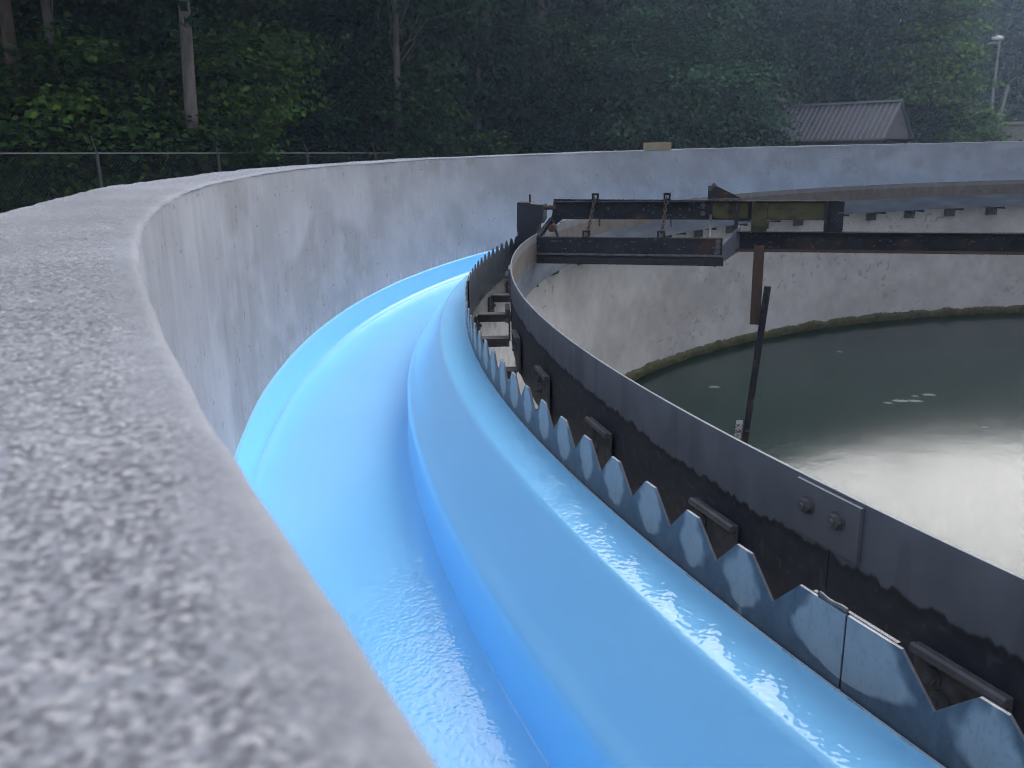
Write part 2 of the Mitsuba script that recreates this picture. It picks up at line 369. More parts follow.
ph_mid = np.concatenate([np.arange(-2, 40, .2), np.arange(40, 130, .5), np.arange(130, 358, 2)])
def disp_face(r, z, ph):
    q = np.stack([ph * .16 + 0 * r, z, 0 * r], -1)
    return r + (meshkit.fbm(q * 2.2, 3, 2) - .5) * .008, z
obj('inner_face', sweep([(R + .004, z) for z in np.linspace(-.008, ZF - .1, 30)], ph_mid, True, disp_face), 'wall_coating', tw, smooth=True, label='smooth patchy coated inner face of the wall')
obj('outer_face', sweep([(R + RT - .002, -.010), (R + RT, -.3), (R + RT, -2.2)], np.arange(0, 360, 1.5), True), 'grey_concrete', tw, smooth=True)

# ------------------------------------------------------------------ blue trough
tr = thing('effluent_trough', 'glossy bright blue painted trough curving between outer wall and notched weir', 'trough')
ph_tr = np.concatenate([np.arange(-14, 40, .12), np.arange(40, 70, .3), np.arange(70, 346, 1.2)])
def arc(c, r0, a0, a1, n):
    return [(c[0] + r0 * math.cos(math.radians(a)), c[1] + r0 * math.sin(math.radians(a))) for a in np.linspace(a0, a1, n)]
def wavy(amp, fq, seed):
    def f(r, z, ph):
        q = np.stack([ph * .15 + 0 * r, r * 1.0, z], -1)
        a = (meshkit.fbm(q * fq, 3, seed) - .5) * amp
        b = (meshkit.fbm(q * fq, 3, seed + 9) - .5) * amp
        edge = np.clip((np.abs(r - RW) - .012) / .04, 0, 1)
        return r + a * edge, z + b * edge
    return f
side = [(R + .014, ZP + .002), (R - .004, ZP + .0015)] + [(R - .009, ZP - .004)] + [(R - .010, z) for z in np.linspace(ZP - .01, ZF + .05, 9)] + arc((R - .055, ZF + .045), .045, 0, -50, 6)
floor = arc((R - .055, ZF + .045), .045, -50, -90, 6) + [(r, ZF) for r in np.linspace(R - .08, 8.33, 24)] + [(8.30, ZF - .002), (8.281, ZF - .004)]
RG = 8.276
ledge = [(8.281, ZF - .004), (RG + .001, ZF - .003), (RG, ZF + .012)] + [(RG - .002, z) for z in np.linspace(ZF + .03, -.875, 8)] + \
        [(RG - .006, -.862), (RG - .016, -.848), (RG - .030, -.838)]
a0, a1 = np.array([RG - .030, -.838]), np.array([8.124, -.686])
ledge += [tuple(a0 + (a1 - a0) * t2) for t2 in np.linspace(.1, .91, 10)]
b1 = np.array([8.055, -.683])
mid = a1
for t2 in np.linspace(0, 1, 8):
    p0, p2 = a0 + (a1 - a0) * .93, a1 + (b1 - a1) * .12
    q = (1 - t2) ** 2 * p0 + 2 * t2 * (1 - t2) * mid + t2 ** 2 * p2
    ledge.append(tuple(q))
ledge += [tuple(a1 + (b1 - a1) * t2) for t2 in np.linspace(.2, 1, 8)] + [(8.040, -.6822), (8.026, -.6814), (8.014, -.6800), (8.004, -.6770)]
obj('side_band', sweep(side, ph_tr, True, wavy(.004, 2.5, 1)), 'blue_paint', tr, smooth=True, label='blue painted band along the foot of the outer wall')
obj('floor', sweep(floor, ph_tr, True, wavy(.004, 1.2, 3)), 'blue_paint', tr, smooth=True)
obj('weir_ledge', sweep(ledge, ph_tr, True, wavy(.004, 1.2, 3)), 'blue_paint', tr, smooth=40, label='blue sloping ledge that rises to the weir plates')

# ------------------------------------------------------------------ basin wall, water
bw = thing('basin_wall', 'pale weathered concrete inside wall of the drained basin', 'wall')
obj('face', sweep([(RW + .004, z) for z in np.linspace(-.675, -3.2, 40)], ph_mid, True, lambda r, z, ph: (r + (meshkit.fbm(np.stack([ph * .14 + 0 * r, z, 0 * r], -1) * 3, 3, 4) - .5) * .012 * np.clip((-.9 - z) * 4, 0, 1), z)), 'old_concrete', bw, smooth=True)
ph_al = np.arange(0, 360, .12)
rng = np.random.default_rng(5)
zt = ZL + .085 + .05 * meshkit.fbm(np.stack([ph_al * .6, 0 * ph_al, 0 * ph_al], -1), 3, 1)
rows = []
for t2, out in ((0, .0), (.12, .022), (.4, .036), (.7, .034), (.9, .02), (1, -.004)):
    z = ZL - .03 + (zt - ZL + .03) * t2 + .016 * (rng.random(len(ph_al)) - .5) * (t2 > .3)
    r = RW - out * (1.0 + .9 * (rng.random(len(ph_al)) - .5))
    rows.append(np.stack([-r * np.cos(np.radians(ph_al)), r * np.sin(np.radians(ph_al)), z], -1))
obj('algae_band', grid_mesh(np.stack(rows, 1), True), 'algae', bw, smooth=True, label='olive green algae fringe along the waterline')
rw = np.linspace(.02, RW + .02, 3); 
kind(obj('water', sweep([(r, ZL) for r in rw], np.arange(0, 360, 3), True), 'tank_water', smooth=False), 'structure', 'dark green still water in the basin')
fl = [(-1.64, 5.20, .085, .022), (-1.80, 5.22, .04, .014), (-1.52, 5.12, .07, .02), (-1.22, 5.18, .06, .02), (-2.81, 6.57, .06, .02), (-.49, 6.92, .03, .015), (-1.73, 4.27, .035, .014), (-1.38, 5.23, .03, .012)]
FLECK = ['largest pale fleck of scum in the cluster on the dark water', 'small pale fleck at the left end of the scum cluster', 'long pale fleck in the middle of the scum cluster',
         'pale fleck of scum right of and beyond the cluster', 'single pale fleck of scum left of the hanging pipe', 'tiny pale fleck of scum nearest the far basin wall',
         'pale fleck of scum on the bright reflection at the right edge', 'tiny pale fleck right of the middle of the scum cluster']
for i, (x, y, a, b) in enumerate(fl):
    g = np.linspace(0, 2 * np.pi, 15)[:-1]
    rg = np.random.default_rng(50 + i)
    k = 1 + .55 * (rg.random(14) - .5)
    ax = GX[:2] * math.cos(.2) - GY[:2] * math.sin(.2); ay = GY[:2]
    ring = np.stack([x + ax[0] * a * np.cos(g) * k + ay[0] * b * np.sin(g) * k * 1.6, y + ax[1] * a * np.cos(g) * k + ay[1] * b * np.sin(g) * k * 1.6], -1)
    v = np.vstack([np.c_[ring, np.full(14, ZL + .001)], np.c_[ring * .8 + np.array([x, y]) * .2, np.full(14, ZL + .006)], [[x, y, ZL + .008]]])
    e = np.arange(14); e2 = (e + 1) % 14
    f = np.vstack([np.c_[e, e2, e2 + 14], np.c_[e, e2 + 14, e + 14], np.c_[e + 14, e2 + 14, np.full(14, 28)]])
    tag(obj('foam_fleck', trimesh.Trimesh(v, f, process=False), 'foam'), FLECK[i], 'scum', 'flecks of scum floating on the water')

# ------------------------------------------------------------------ weir
wr = thing('notched_weir', 'ring of dark metal weir plates with V notches and pale stained teeth', 'weir')
def weir_plate(j):
    """22 pitches from joint angle j on; notches at every pitch but the joints themselves"""
    prof = []                               # upper outline (pitch, z)
    g = .012
    prof += [(g, ZPK), (1 - .375, ZPK)]
    for k in range(1, 22):
        prof += [(k, ZN)]
        if k < 21: prof += [(k + .375, ZPK), (k + .625, ZPK)]
        else: prof += [(k + .375, ZPK), (22 - g, ZPK)]
    xs = np.array([p[0] for p in prof]); zs = np.array([p[1] for p in prof])
    th, ph = .005, np.radians(j + xs * PITCH)
    vs = []
    for r, zz in ((RW - th, zs), (RW - th, np.full(len(zs), ZWB)), (RW, zs), (RW, np.full(len(zs), ZWB))):
        vs.append(np.stack([-r * np.cos(ph), r * np.sin(ph), zz], -1))
    n = len(xs); v = np.vstack(vs); i = np.arange(n - 1)
    def quad(a, b): return np.vstack([np.c_[a + i, a + i + 1, b + i + 1], np.c_[a + i, b + i + 1, b + i]])
    f = np.vstack([quad(n, 0), quad(2 * n, 3 * n), quad(0, 2 * n), quad(3 * n, n)])
    for e in (0, n - 1): f = np.vstack([f, [[e, e + n, e + 3 * n], [e, e + 3 * n, e + 2 * n]]])
    return trimesh.Trimesh(v, f, process=False)
for k in range(15):
    j = 5.13 + 24 * k
    pk = obj('weir_plate', weir_plate(j), 'weir_metal', wr)
    sp = sweep([(RW - .012, ZPK - .004 if False else ZPK + .001), (RW - .006, ZPK + .001), (RW - .006, ZWB), (RW - .012, ZWB), (RW - .012, ZPK + .001)], j + np.linspace(-.60, .52, 5))
    obj('splice_plate', sp, 'weir_metal', wr)
# bead of sealant on the near joint
bead = tube([pol(RW - .004, 5.13 + t2, ZPK + .003 + .0015 * math.sin(t2 * 19)) for t2 in np.linspace(.02, .42, 24)], .004, 6)
obj('sealant_bead', bead, 'worn_metal', wr, smooth=True)

# ------------------------------------------------------------------ scum baffle
sb = thing('scum_baffle', 'dark curved scum baffle ring with a pale upper band and stained lower half', 'baffle')
for k in range(16):
    j = 7.04 + 22.5 * k
    phs = j + np.linspace(.006, 22.494, 76)
    t2 = .0065
    m = sweep([(RB, ZBT), (RB, ZBB), (RB - t2, ZBB), (RB - t2, ZBT), (RB, ZBT)], phs)
    # closed ends
    e0 = [pol(r, phs[0], z) for r, z in ((RB, ZBT), (RB, ZBB), (RB - t2, ZBB), (RB - t2, ZBT))]
    e1 = [pol(r, phs[-1], z) for r, z in ((RB, ZBT), (RB, ZBB), (RB - t2, ZBB), (RB - t2, ZBT))]
    ends = trimesh.Trimesh(np.array(e0 + e1), [[0, 1, 2], [0, 2, 3], [4, 6, 5], [4, 7, 6]], process=False)
    obj('baffle_panel', cat([m, ends]), 'baffle_panel', sb)
for k in range(16):
    j = 7.095 + 22.5 * k
    sec = [(RB + .001, -.509), (RB + .009, -.509), (RB + .009, -.612), (RB + .001, -.612), (RB + .001, -.509)]
    ph2 = j + np.linspace(-.59, .59, 6)
    m = sweep(sec, ph2)
    for e in (ph2[0], ph2[-1]):
        m = cat([m, trimesh.Trimesh(np.array([pol(r, e, z) for r, z in sec[:4]]), [[0, 1, 2], [0, 2, 3]], process=False)])
    s = obj('splice_plate', m, 'blue_grey_plate', sb)
    for o, z in ((.335, -.551), (-.225, -.551)):
        obj('bolt', put(bolt(.0135, .011, .0175), frame(j + o, RB + .009, z)), 'worn_metal', s)

# ------------------------------------------------------------------ brackets between weir and baffle
def bracket(ph, lab, grp):
    t = thing('baffle_bracket', lab, 'bracket', grp)
    F = frame(ph)
    tab = cat([put(box(.007, .165, .15, (RB + .0105, 0, -.762), .0015), F),
               put(box(.018, .165, .008, (RB + .016, 0, -.684), .002), F)])
    obj('tab', tab, 'grimy_metal', t)
    lip = tube([put(trimesh.Trimesh([[RB + .0225, y, -.686]], np.zeros((0, 3), int), process=False), F).vertices[0] for y in np.linspace(-.082, .082, 5)], .0085, 8)
    obj('rolled_lip', lip, 'worn_metal', t, smooth=40)
    L = RW - RB
    arm = cat([put(box(L - .024, .075, .008, (RB + L / 2, .02, -.842), .001), F), put(box(L - .024, .008, .055, (RB + L / 2, .054, -.868), .001), F)])
    obj('arm', arm, 'grimy_metal', t)
    obj('wall_plate', put(box(.012, .17, .15, (RW - .007, 0, -.912), .0015), F), 'grimy_metal', t)
    for y, z in ((.045, -.722), (.028, -.755)): obj('bolt', put(bolt(.012, .010, .016), frame(ph + math.degrees(y / RB), RB + .0145, z)), 'worn_metal', t)
    for y in (-.045, .045):
        b = bolt(.012, .010, .016); b.vertices[:, 0] *= -1; b.faces = b.faces[:, ::-1]
        obj('bolt', put(b, frame(ph + math.degrees(y / RW), RW - .0105, -.915)), 'worn_metal', t)
near = {0: 'grimy bracket behind the weir tooth at the right edge of the picture',
        1: 'grimy bracket between weir and baffle, second from the right edge',
        2: 'grimy bracket between weir and baffle, third from the right edge',
        3: 'grimy bracket between weir and baffle, fourth from the right edge'}
for k in range(-2, 30):
    ph = 4.86 + 4.66 * k
    if k in near: bracket(ph, near[k], None)
    elif k < 0: bracket(ph, 'grimy bracket between weir and baffle, beyond the right edge of the picture', 'brackets outside the picture')
    elif k < 9: bracket(ph, 'dark bracket in the narrow gap between weir and baffle, %s from the right edge' % ('fifth', 'sixth', 'seventh', 'eighth', 'ninth')[k - 4], None)
    elif 18 < k < 24: bracket(ph, 'small dark bracket under the far side of the baffle, %s from the right edge' % ('fifth', 'fourth', 'third', 'second', 'first')[k - 19], None)
    else: bracket(ph, 'small dark bracket under the far side of the baffle on pale basin wall', 'brackets along the far side of the baffle')

# ------------------------------------------------------------------ skimmer arm
AP = 44.0
ad = np.array([-math.cos(math.radians(AP)), math.sin(math.radians(AP)), 0])
an = np.array([math.sin(math.radians(AP)), math.cos(math.radians(AP)), 0])
def A(s, o, z): return ad * s + an * o + np.array([0, 0, z])
def abox(s0, s1, o0, o1, z0, z1, ch=.002):
    M = np.eye(4); M[:3, 0], M[:3, 1] = ad, an
    return put(box(abs(s1 - s0), abs(o1 - o0), abs(z1 - z0), ((s0 + s1) / 2, (o0 + o1) / 2, (z0 + z1) / 2), ch), M)
def abolt(s, o, z, r=.013):
    b = bolt(r, .01, r * 1.35)
    M = np.eye(4); M[:3, 0], M[:3, 1], M[:3, 3] = -an, ad, A(s, o, z)
    return put(b, M)
sk = thing('skimmer_arm', 'dark rusty steel skimmer arm with chains reaching over the basin to the baffle', 'skimmer')
obj('main_beam', cat([abox(.5, 6.44, 0, .009, -.640, -.507), abox(.5, 6.44, -.062, 0, -.5155, -.507), abox(.5, 6.44, -.062, 0, -.640, -.6315)]), 'dark_steel', sk)
obj('beam_edge', abox(.5, 6.46, -.066, -.0622, -.6435, -.624, .001), 'rusty_steel', sk, label='rust coloured lower flange edge of the main beam')
up_poly = [(7.722, -.288), (5.75, -.306), (5.75, -.434), (7.655, -.430), (7.742, -.50), (7.772, -.50), (7.735, -.40)]
obj('upper_beam', cat([plate(up_poly, .010, lambda s, o, z: A(s, o, z)), abox(5.78, 7.70, -.05, -.005, -.310, -.302)]), 'dark_steel', sk)
obj('moss_panel', abox(5.845, 6.235, -.018, -.0055, -.432, -.312), 'mossy_steel', sk, label='olive green mossy panel on the upper beam')
obj('moss_panel', abox(6.36, 6.60, -.016, -.0055, -.424, -.312), 'mossy_steel', sk)
obj('post', cat([abox(6.235, 6.335, -.028, -.006, -.512, -.308), abox(6.322, 6.338, -.06, -.028, -.512, -.308)]), 'mossy_steel', sk, label='mossy upright post between the two beams')
obj('post', cat([abox(6.425, 6.450, -.05, -.006, -.64, -.308), abox(6.34, 6.45, -.05, -.008, -.44, -.432)]), 'dark_steel', sk)
obj('post', cat([abox(5.745, 5.865, -.030, -.006, -.508, -.308), abox(5.85, 5.866, -.062, -.030, -.508, -.308)]), 'dark_steel', sk)
obj('gusset', cat([plate([(6.635, -.287), (6.635, -.203), (6.585, -.200), (6.415, -.283)], .010, lambda s, o, z: A(s, o - .012, z)), abox(6.41, 6.63, -.06, -.02, -.292, -.286)]), 'dark_steel', sk, label='triangular gusset plate on top of the beam')
for s, z in ((6.62, -.222), (6.597, -.198)): obj('bolt', abolt(s, -.018, z, .012), 'worn_metal', sk)
for z in (-.33, -.39): obj('bolt', abolt(6.665, -.006, z), 'worn_metal', sk)
# blade and rubber wiper
BO = -.35
obj('blade', cat([abox(6.515, 7.770, BO - .004, BO + .004, -.632, -.524), abox(6.515, 7.770, BO, BO + .05, -.531, -.524)]), 'dark_steel', sk)
obj('blade_rail', abox(6.52, 7.765, BO - .020, BO - .0045, -.645, -.632), 'worn_metal', sk, label='pale clamping rail along the blade')
obj('wiper', cat([abox(6.505, 7.775, BO - .011, BO - .0005, -.705, -.6455), abox(6.62, 7.72, BO - .030, BO - .012, -.700, -.662)]), 'black_rubber', sk)
for z in (-.545, -.578, -.611): obj('bolt', abolt(6.545, BO - .0045, z, .013), 'worn_metal', sk)
for s in (6.80, 7.05, 7.30, 7.55): obj('bolt', abolt(s, BO - .0205, -.6385, .008), 'worn_metal', sk)
obj('end_plate', plate([(-.36, -.715), (-.36, -.612), (-.15, -.535), (-.004, -.470), (-.004, -.645)], .010, lambda q, o, z: A(6.56 - (q + .36) * .417 + o, q, z)), 'blue_grey_plate', sk)
obj('end_strut', cat([bar(A(7.735, -.012, -.43), A(7.770, BO, -.535), .03, .035), bar(A(7.735, -.012, -.43), A(7.62, BO + .02, -.53), .012, .03)]), 'dark_steel', sk)
obj('roller', put(trimesh.creation.cylinder(.028, .05, sections=16), np.block([[np.stack([ad, np.array([0, 0, 1.]), -an], 1), A(7.69, -.20, -.475)[:, None]], [np.zeros((1, 3)), np.ones((1, 1))]])), 'rusty_steel', sk, smooth=40)
obj('brace', bar(A(6.61, -.02, -.40), A(6.60, BO + .05, -.53), .018, .018), 'worn_metal', sk, label='thin pale brace between beam and blade')
def chain(p0, p1):
    p0, p1 = np.asarray(p0), np.asarray(p1)
    L = np.linalg.norm(p1 - p0); n = int(L / .030); t = (p1 - p0) / L
    s = np.cross(t, an); s /= np.linalg.norm(s); w = np.cross(t, s)
    ms = []
    g = np.linspace(0, 2 * np.pi, 13)[:-1]
    for i in range(n):
        c = p0 + t * (i + .5) * L / n - np.array([0, 0, .02]) * math.sin(math.pi * (i + .5) / n)
        e = s if i % 2 else w
        pts = [c + t * .021 * math.cos(q) + e * .011 * math.sin(q) for q in g]
        ms.append(tube(pts + pts[:1], .0036, 5, caps=False))
    return cat(ms)
for s0, s1, lab in ((7.416, 7.425, 'rusty chain nearest the baffle'), (6.912, 6.918, 'rusty chain nearest the gusset')):
    obj('lug', cat([abox(s0 - .024, s0 - .012, -.035, -.006, -.345, -.247), abox(s0 + .012, s0 + .024, -.035, -.006, -.345, -.247), abox(s0 - .012, s0 + .012, -.035, -.006, -.262, -.247), abox(s0 - .012, s0 + .012, -.035, -.006, -.345, -.285)]), 'dark_steel', sk)
    obj('chain', chain(A(s0, -.045, -.268), A(s1, BO + .02, -.512)), 'rusty_steel', sk, label=lab, smooth=40)
    obj('shackle', cat([abox(s1 - .026, s1 - .016, BO, BO + .03, -.525, -.478), abox(s1 + .016, s1 + .026, BO, BO + .03, -.525, -.478), abox(s1 - .016, s1 + .016, BO, BO + .03, -.488, -.478)]), 'dark_steel', sk)
    obj('hook', tube([A(s0 - .03, .0, -.43), A(s0 - .03, -.02, -.46), A(s0 - .035, -.03, -.475)], .006, 6), 'rusty_steel', sk)
wb = obj('wiper_box', plate([(7.978, -.306), (7.880, -.309), (7.875, -.318), (7.790, -.324), (7.791, -.43), (7.812, -.462), (7.824, -.450), (7.834, -.47), (7.838, -.60), (7.99, -.665), (7.992, -.60), (7.978, -.535), (7.983, -.50)], .15, lambda s, o, z: A(s, o, z)), 'black_rubber', sk, label='black box riding over the weir outside the baffle')
obj('stud', tube([A(7.90, 0, -.32), A(7.90, 0, -.255)], .007, 8), 'dark_steel', wb)
obj('rod', tube([A(7.70, -.02, -.347), A(7.80, -.02, -.347)], .017, 10), 'rusty_steel', sk)
obj('hanger_bar', cat([abox(6.240, 6.310, -.075, -.067, -1.150, -.60), abox(6.302, 6.310, -.067, -.02, -1.150, -.645)]), 'rusty_steel', sk, label='rust red hanger bar below the main beam')
obj('rake_pipe', tube([A(6.205, -.095, -.875), A(6.30, -.095, -2.03), A(6.37, -.095, -2.9)], .024, 12), 'dark_steel', sk, smooth=40, label='long dark pipe hanging down into the water')
obj('label_plate', plate([(6.318, -1.842), (6.365, -1.842), (6.378, -2.022), (6.330, -2.022)], .004, lambda s, o, z: A(s, o - .125, z)), 'pale_label', sk, label='small white label with dark print on the pipe')
cc = thing('centre_column', 'grey concrete column in the middle of the basin', 'column')
obj('shaft', sweep([(.02, -.3), (.44, -.3), (.46, -.32), (.46, -3.2)], np.arange(0, 360, 10), True), 'grey_concrete', cc, smooth=30)

# ------------------------------------------------------------------ wooden block on the far wall
bl = put(box(.29, .16, .085, (0, 0, 0), .006), np.block([[np.stack([GX, GY, np.array([0, 0, 1.])], 1), W(1.68, 9.95, .045)[:, None]], [np.zeros((1, 3)), np.ones((1, 1))]]))
tag(obj('wooden_block', bl, 'raw_wood'), 'short yellowish wooden block lying on the far wall top', 'block')

# ------------------------------------------------------------------ fence
fe = thing('chain_link_fence', 'chain link fence with barbed wire running along the woods at left', 'fence')
def fpt(i, z): return W(-7.24 + 1.218 * i, 15.66 + 2.797 * i, z)
def rail_z(i): return .085 - .047 * i
I = range(-5, 8)
for i in I:
    obj('post', tube([fpt(i, rail_z(i) - 1.95), fpt(i, rail_z(i) + .03)], .03, 10), 'fence_metal', fe, smooth=40)
    arm = tube([fpt(i, rail_z(i) + .02), fpt(i, rail_z(i) + .30) + .12 * (GX * -.6 + GY * .2)], .006, 6)
    obj('barb_arm', arm, 'fence_metal', fe)
for i in list(I)[:-1]:
    obj('top_rail', tube([fpt(i, rail_z(i)), fpt(i + 1, rail_z(i + 1))], .016, 8), 'fence_metal', fe, smooth=40)
    a, b = fpt(i, rail_z(i)), fpt(i + 1, rail_z(i + 1)); L = np.linalg.norm(b - a); ms = []
    for t2 in np.arange(-1.75, L, .075):
        for sgn in (1, -1):
            u0, u1 = t2, t2 + 1.72
            c0, c1 = max(u0, 0), min(u1, L)
            if c1 - c0 < .02: continue
            z0, z1 = (c0 - u0, c1 - u0)
            if sgn < 0: z0, z1 = 1.72 - z0, 1.72 - z1
            q0, q1 = a + (b - a) * c0 / L - [0, 0, z0 + .03], a + (b - a) * c1 / L - [0, 0, z1 + .03]
            ms.append(tube([q0, q1], .0019, 3, caps=False))
    obj('wire_mesh', cat(ms), 'fence_metal', fe)
for k, (dz, dx) in enumerate(((.10, .03), (.19, .07), (.28, .11))):
    pts = [fpt(i, rail_z(i) + dz) + dx * (GX * -.6 + GY * .2) for i in I]
    obj('barbed_wire', tube(pts, .0018, 4), 'dark_steel', fe)

# ------------------------------------------------------------------ shed
sh = thing('shed', 'low shed with a brown ribbed metal gable roof at the edge of the woods', 'shed')
apex = W(15.77, 36.0, 1.50)
rd = -.66 * GX + .75 * GY; rd /= np.linalg.norm(rd)        # ridge runs left and away
bd = np.array([rd[1], -rd[0], 0]);  bd = bd if bd @ GY > 0 else -bd   # towards the back of the shed
RL, HW, RISE = 6.0, 1.3, 1.47
def S3(l, b, z): return apex + rd * l + bd * b + np.array([0, 0, z])
def sheet(l0, l1, sgn):
    q = [S3(l0, 0, 0), S3(l1, 0, 0), S3(l1, sgn * HW, -RISE), S3(l0, sgn * HW, -RISE)]
    q2 = [p - np.array([0, 0, .05]) for p in q]
    v = np.array(q + q2)
    return trimesh.Trimesh(v, [[0, 1, 2], [0, 2, 3], [4, 6, 5], [4, 7, 6], [0, 4, 5], [0, 5, 1], [1, 5, 6], [1, 6, 2], [2, 6, 7], [2, 7, 3], [3, 7, 4], [3, 4, 0]], process=False)
rf = obj('roof', cat([sheet(-.12, RL, -1), sheet(-.12, RL, 1)]), 'roof_metal', sh)
for sgn in (-1, 1):
    for l in np.arange(-.05, RL, .235):
        obj('rib', bar(S3(l, sgn * .03, .012 - .03 * RISE / HW), S3(l, sgn * (HW - .01), 0.02 - RISE), .05, .075), 'roof_rib', rf)
obj('ridge_cap', cat([bar(S3(-.13, -.07, .0), S3(RL, -.07, .0), .2, .02, up=bd * -.5 + np.array([0, 0, 1.])), bar(S3(-.13, .07, .0), S3(RL, .07, .0), .2, .02, up=bd * .5 + np.array([0, 0, 1.]))]), 'roof_metal', rf)
gw = trimesh.Trimesh(np.array([S3(.0, 0, -.07), S3(.0, -HW + .1, -RISE), S3(.0, HW - .1, -RISE), S3(.05, 0, -.07), S3(.05, -HW + .1, -RISE), S3(.05, HW - .1, -RISE)]), [[0, 1, 2], [3, 5, 4], [0, 3, 4], [0, 4, 1], [1, 4, 5], [1, 5, 2], [2, 5, 3], [2, 3, 0]], process=False)
obj('gable_wall', gw, 'shed_siding', sh)
obj('fascia', bar(S3(-.05, -HW + .05, -RISE - .12), S3(RL, -HW + .05, -RISE - .12), .04, .18), 'dark_timber', sh)
for b in (-HW + .15, HW - .15):
    for l in (.1, 2.9, 5.8): obj('post', bar(S3(l, b, -RISE - .05), S3(l, b, -RISE - 2.0), .12, .12, up=(1, 0, 0)), 'dark_timber', sh)
obj('rear_wall', bar(S3(.1, HW - .3, -RISE - 1.0), S3(RL - .1, HW - .3, -RISE - 1.0), .06, 1.9), 'dark_timber', sh)

# ------------------------------------------------------------------ street lamp, leaning stub, bank
lp = thing('street_lamp', 'grey street lamp pole with a short arm and pale head beside the woods', 'street lamp')
L0 = (24.45, 45.2)
obj('pole', tube([W(*L0, -2.0), W(*L0, 1.5), W(*L0, 4.60)], [.10, .07, .05], 12), 'lamp_grey', lp, smooth=40)
obj('arm', tube([W(L0[0], L0[1], 4.45), W(L0[0] - .35, L0[1], 4.52), W(L0[0] - .62, L0[1], 4.38)], .035, 8), 'lamp_grey', lp, smooth=40)
hd = trimesh.creation.icosphere(3, 1.0); hd.vertices *= [.30, .16, .13]; hd.vertices[:, 2] = np.maximum(hd.vertices[:, 2], -.05)
obj('lamp_head', put(hd, np.block([[np.stack([GX, GY, np.array([0, 0, 1.])], 1), W(L0[0] - .12, L0[1], 4.70)[:, None]], [np.zeros((1, 3)), np.ones((1, 1))]])), 'lamp_white', lp, smooth=40)
tag(obj('leaning_post', tube([W(22.3, 40.6, -1.9), W(22.35, 40.6, .6), W(22.6, 40.6, 2.25)], [.09, .08, .07], 10), 'grey_concrete', smooth=40), 'pale leaning post below the street lamp', 'post')
bk = thing('retaining_wall', 'low grey retaining wall with a capped top at the right edge, beyond the tank', 'wall')
obj('wall_face', bar(W(21.6, 39.0, -.75), W(30.0, 37.0, -.75), .35, 2.5), 'gravel', bk)
obj('cap', bar(W(21.5, 39.0, .58), W(30.0, 37.0, .54), .5, .12), 'grey_concrete', bk)

# ------------------------------------------------------------------ trees and shrubs
def leaves(rng, P, N, size, flat, hue, vary=None):
    """folded four-cornered leaves at points P with preferred normals N"""
    n = len(P)
    nr = N * .5 + rng.normal(0, .28, (n, 3)) + np.array([0, 0, flat]); nr /= np.linalg.norm(nr, axis=1, keepdims=True)
    d = rng.normal(0, 1, (n, 3)) + np.array([0, 0, -.35]); d -= nr * (d * nr).sum(1, keepdims=True); d /= np.linalg.norm(d, axis=1, keepdims=True)
    s = np.cross(nr, d)
    L = (size * (.6 + .8 * rng.random(n)))[:, None]
    wd = L * (.30 + .12 * rng.random(n))[:, None]
    v = np.stack([P - d * L * .5, P + s * wd - d * L * .05 + nr * L * .10, P + d * L * .5 - nr * L * .08, P - s * wd - d * L * .05 + nr * L * .10], 1).reshape(-1, 3)
    b = np.arange(n) * 4
    f = np.vstack([np.c_[b, b + 1, b + 2], np.c_[b, b + 2, b + 3]])
    base, alt = np.array(hue[0]), np.array(hue[1])
    t2 = rng.random(n)[:, None] ** 2
    c = (base * (1 - t2) + alt * t2) * (.86 + .28 * rng.random(n))[:, None]
    if vary is not None: c = c * vary[:, None]
    return v, f, np.repeat(c, 4, 0)
def blob(rng, n):
    d = rng.normal(0, 1, (n, 3)); return d / np.linalg.norm(d, axis=1, keepdims=True)
def limb(rng, a, b, r0, r1, sag=.0, n=6):
    t2 = np.linspace(0, 1, n)[:, None]
    pts = np.asarray(a) * (1 - t2) + np.asarray(b) * t2
    pts[1:-1] += rng.normal(0, .04 * np.linalg.norm(np.asarray(b) - a), (n - 2, 3))
    pts[:, 2] += sag * np.sin(np.pi * t2[:, 0])
    return tube(pts, np.linspace(r0, r1, n), 6)
GREEN = ((.020, .052, .020), (.065, .120, .030))
DEEP = ((.012, .037, .021), (.032, .072, .030))
FRESH = ((.036, .090, .024), (.135, .210, .042))
